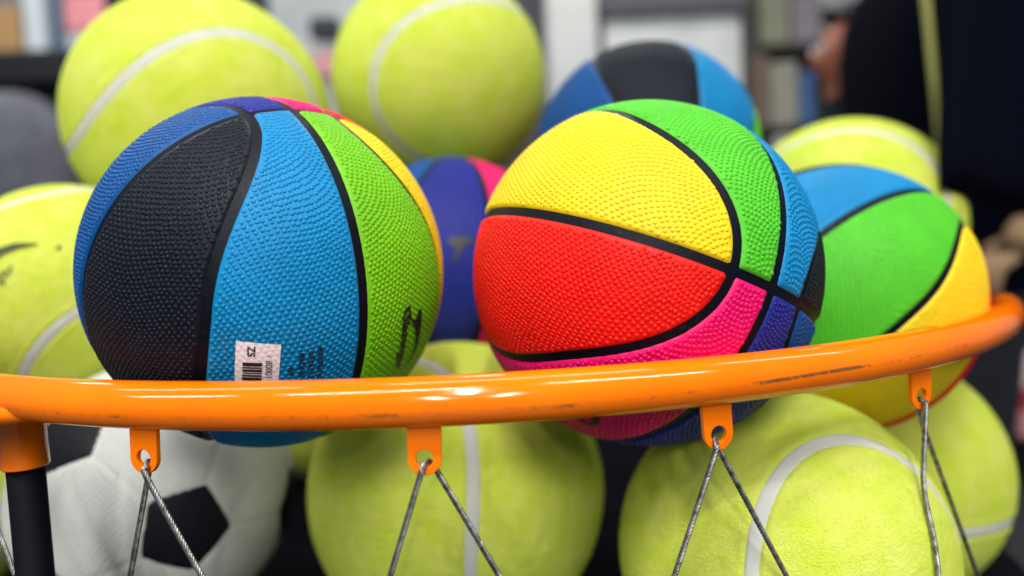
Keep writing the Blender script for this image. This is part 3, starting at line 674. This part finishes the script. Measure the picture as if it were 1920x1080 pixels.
def shelf_unit(name, label, x0, x1, y, zs, depth, col, backcol):
    r = empty(name, ((x0 + x1) / 2, y, 0)); w = (x1 - x0) / 2; m = mat_plain(name + '_paint', col, 0.6)
    for z in zs: bevel(obj('shelf_board', box_mesh('shelf_board', -w + 0.016, w - 0.016, 0, depth, z - 0.02, z), m, r), 0.003)
    for s in (-1, 1): bevel(obj('side_panel', box_mesh('side_panel', s * w - 0.015, s * w + 0.015, 0, depth, 0, zs[-1] + 0.5), m, r), 0.003)
    obj('back_panel', box_mesh('back_panel', -w + 0.016, w - 0.016, depth - 0.02, depth - 0.002, 0.02, zs[-1] + 0.48), mat_plain(name + '_back', backcol, 0.8), r)
    return tag(r, label, 'shelf')
shelf_unit('shelf', 'dark shelf unit at far left holding a tan and a white box', -2.6, -1.52, 2.95, (0.5, 1.15, 1.90), 0.5, lin(16, 24, 36), lin(120, 128, 140))
goods('shelf_edge', 'black front edge board of the shelf at far left', 'board', -2.59, -1.66, 1.76, 1.885, 2.85, 0.09, (0.003, 0.005, 0.010))
goods('tan_box', 'tan cardboard box at the left edge on the dark shelf', 'box', -2.2, -1.90, 1.905, 2.10, 2.99, 0.3, lin(176, 138, 92))
goods('white_box', 'pale blue white carton beside the tan box on the dark shelf', 'box', -1.885, -1.80, 1.905, 2.35, 2.99, 0.3, lin(206, 216, 222))
goods('blue_box', 'slate blue box between the white carton and pink packet on the shelf', 'box', -1.79, -1.735, 1.905, 2.3, 3.0, 0.3, lin(92, 112, 134))
goods('pink_packet', 'pink packet above the seam of the upper left tennis ball', 'packet', -1.725, -1.545, 1.985, 2.13, 3.0, 0.2, lin(236, 150, 160))
goods('white_tray', 'pale tray under the pink packet on the shelf', 'tray', -1.725, -1.545, 1.905, 1.98, 3.0, 0.25, lin(196, 204, 212))
gb = empty('grey_bag', (-1.93, 2.9, 1.16)); tag(gb, 'grey padded bag below the black shelf edge at far left', 'bag')
V, F = ico(4); V = np.sign(V) * np.abs(V) ** 0.75
obj('bag_body', mesh('bag_body', V * np.array([0.26, 0.13, 0.30]) + np.array([0, 0, 0.28]), F), mat_plain('grey_cloth', lin(104, 106, 116), 0.9, noise=0.25, scale=9.0), gb)
v, f = tube([(-0.1, -0.02, 0.54), (-0.07, -0.02, 0.595), (0.07, -0.02, 0.595), (0.1, -0.02, 0.54)], 0.012, 8); obj('bag_handle', mesh('bag_handle', v, f), COAT, gb)

goods('pale_panel', 'pale grey panel between the two upper tennis balls', 'panel', -1.02, -0.50, 0.4, 2.5, 3.35, 0.05, lin(196, 200, 204))
goods('dark_case', 'dark grey case on the pale panel between upper tennis balls', 'case', -0.80, -0.68, 1.965, 2.05, 3.15, 0.1, lin(46, 54, 62))
goods('rose_packet', 'rose coloured packet on the pale panel between upper tennis balls', 'packet', -0.79, -0.66, 1.80, 1.90, 3.15, 0.1, lin(226, 160, 168))
shelf_unit('rack', 'brown grey rack of mixed goods left of the far person', 0.995, 1.75, 3.0, (0.6, 1.1, 1.48, 1.80), 0.45, lin(70, 66, 62), lin(96, 94, 92))
for nm, lb, x0, x1, z0, z1, c in (
    ('olive_box', 'olive grey box on the upper rack shelf', 1.03, 1.14, 1.805, 2.02, lin(128, 130, 112)),
    ('brown_box', 'brown box on the rack next to the white panel', 1.005, 1.055, 1.485, 1.77, lin(118, 100, 86)),
    ('stone_box', 'stone grey box on the middle rack shelf', 1.06, 1.17, 1.485, 1.74, lin(150, 150, 138)),
    ('blue_packet', 'small blue packet on the rack left of the far face', 1.175, 1.235, 1.485, 1.70, lin(64, 100, 150)),
    ('mauve_box', 'mauve grey box on the upper rack shelf', 1.15, 1.26, 1.805, 1.99, lin(128, 120, 130)),
    ('silver_box', 'silver grey carton on the upper rack shelf above the far face', 1.27, 1.50, 1.805, 2.04, lin(150, 156, 158)),
    ('white_pot', 'pale grey tub on the lower rack shelf beside the dark jacket', 1.07, 1.19, 1.105, 1.45, lin(184, 186, 190))):
    goods(nm, lb, 'packet' if 'packet' in nm else 'tub' if 'pot' in nm else 'box', x0, x1, z0, z1, 2.97, 0.2, c, group='goods on the rack')
shelf_unit('low_shelf', 'dark low shelf at the right edge behind the rim', 1.72, 2.6, 2.95, (0.20, 0.62), 0.4, lin(18, 22, 30), lin(30, 34, 44))
for nm, lb, x0, x1, z0, z1, c in (
    ('white_packet', 'white and pink packet at the right edge behind the rim end', 1.975, 2.25, 0.42, 0.54, lin(236, 214, 216)),
    ('red_packet', 'red packet under the white one at the right edge', 1.99, 2.25, 0.325, 0.415, lin(200, 60, 70)),
    ('rose_box', 'light pink box under the red packet at the right edge', 1.985, 2.25, 0.215, 0.32, lin(232, 160, 168))):
    goods(nm, lb, 'packet' if 'packet' in nm else 'box', x0, x1, z0, z1, 2.85, 0.3, c)
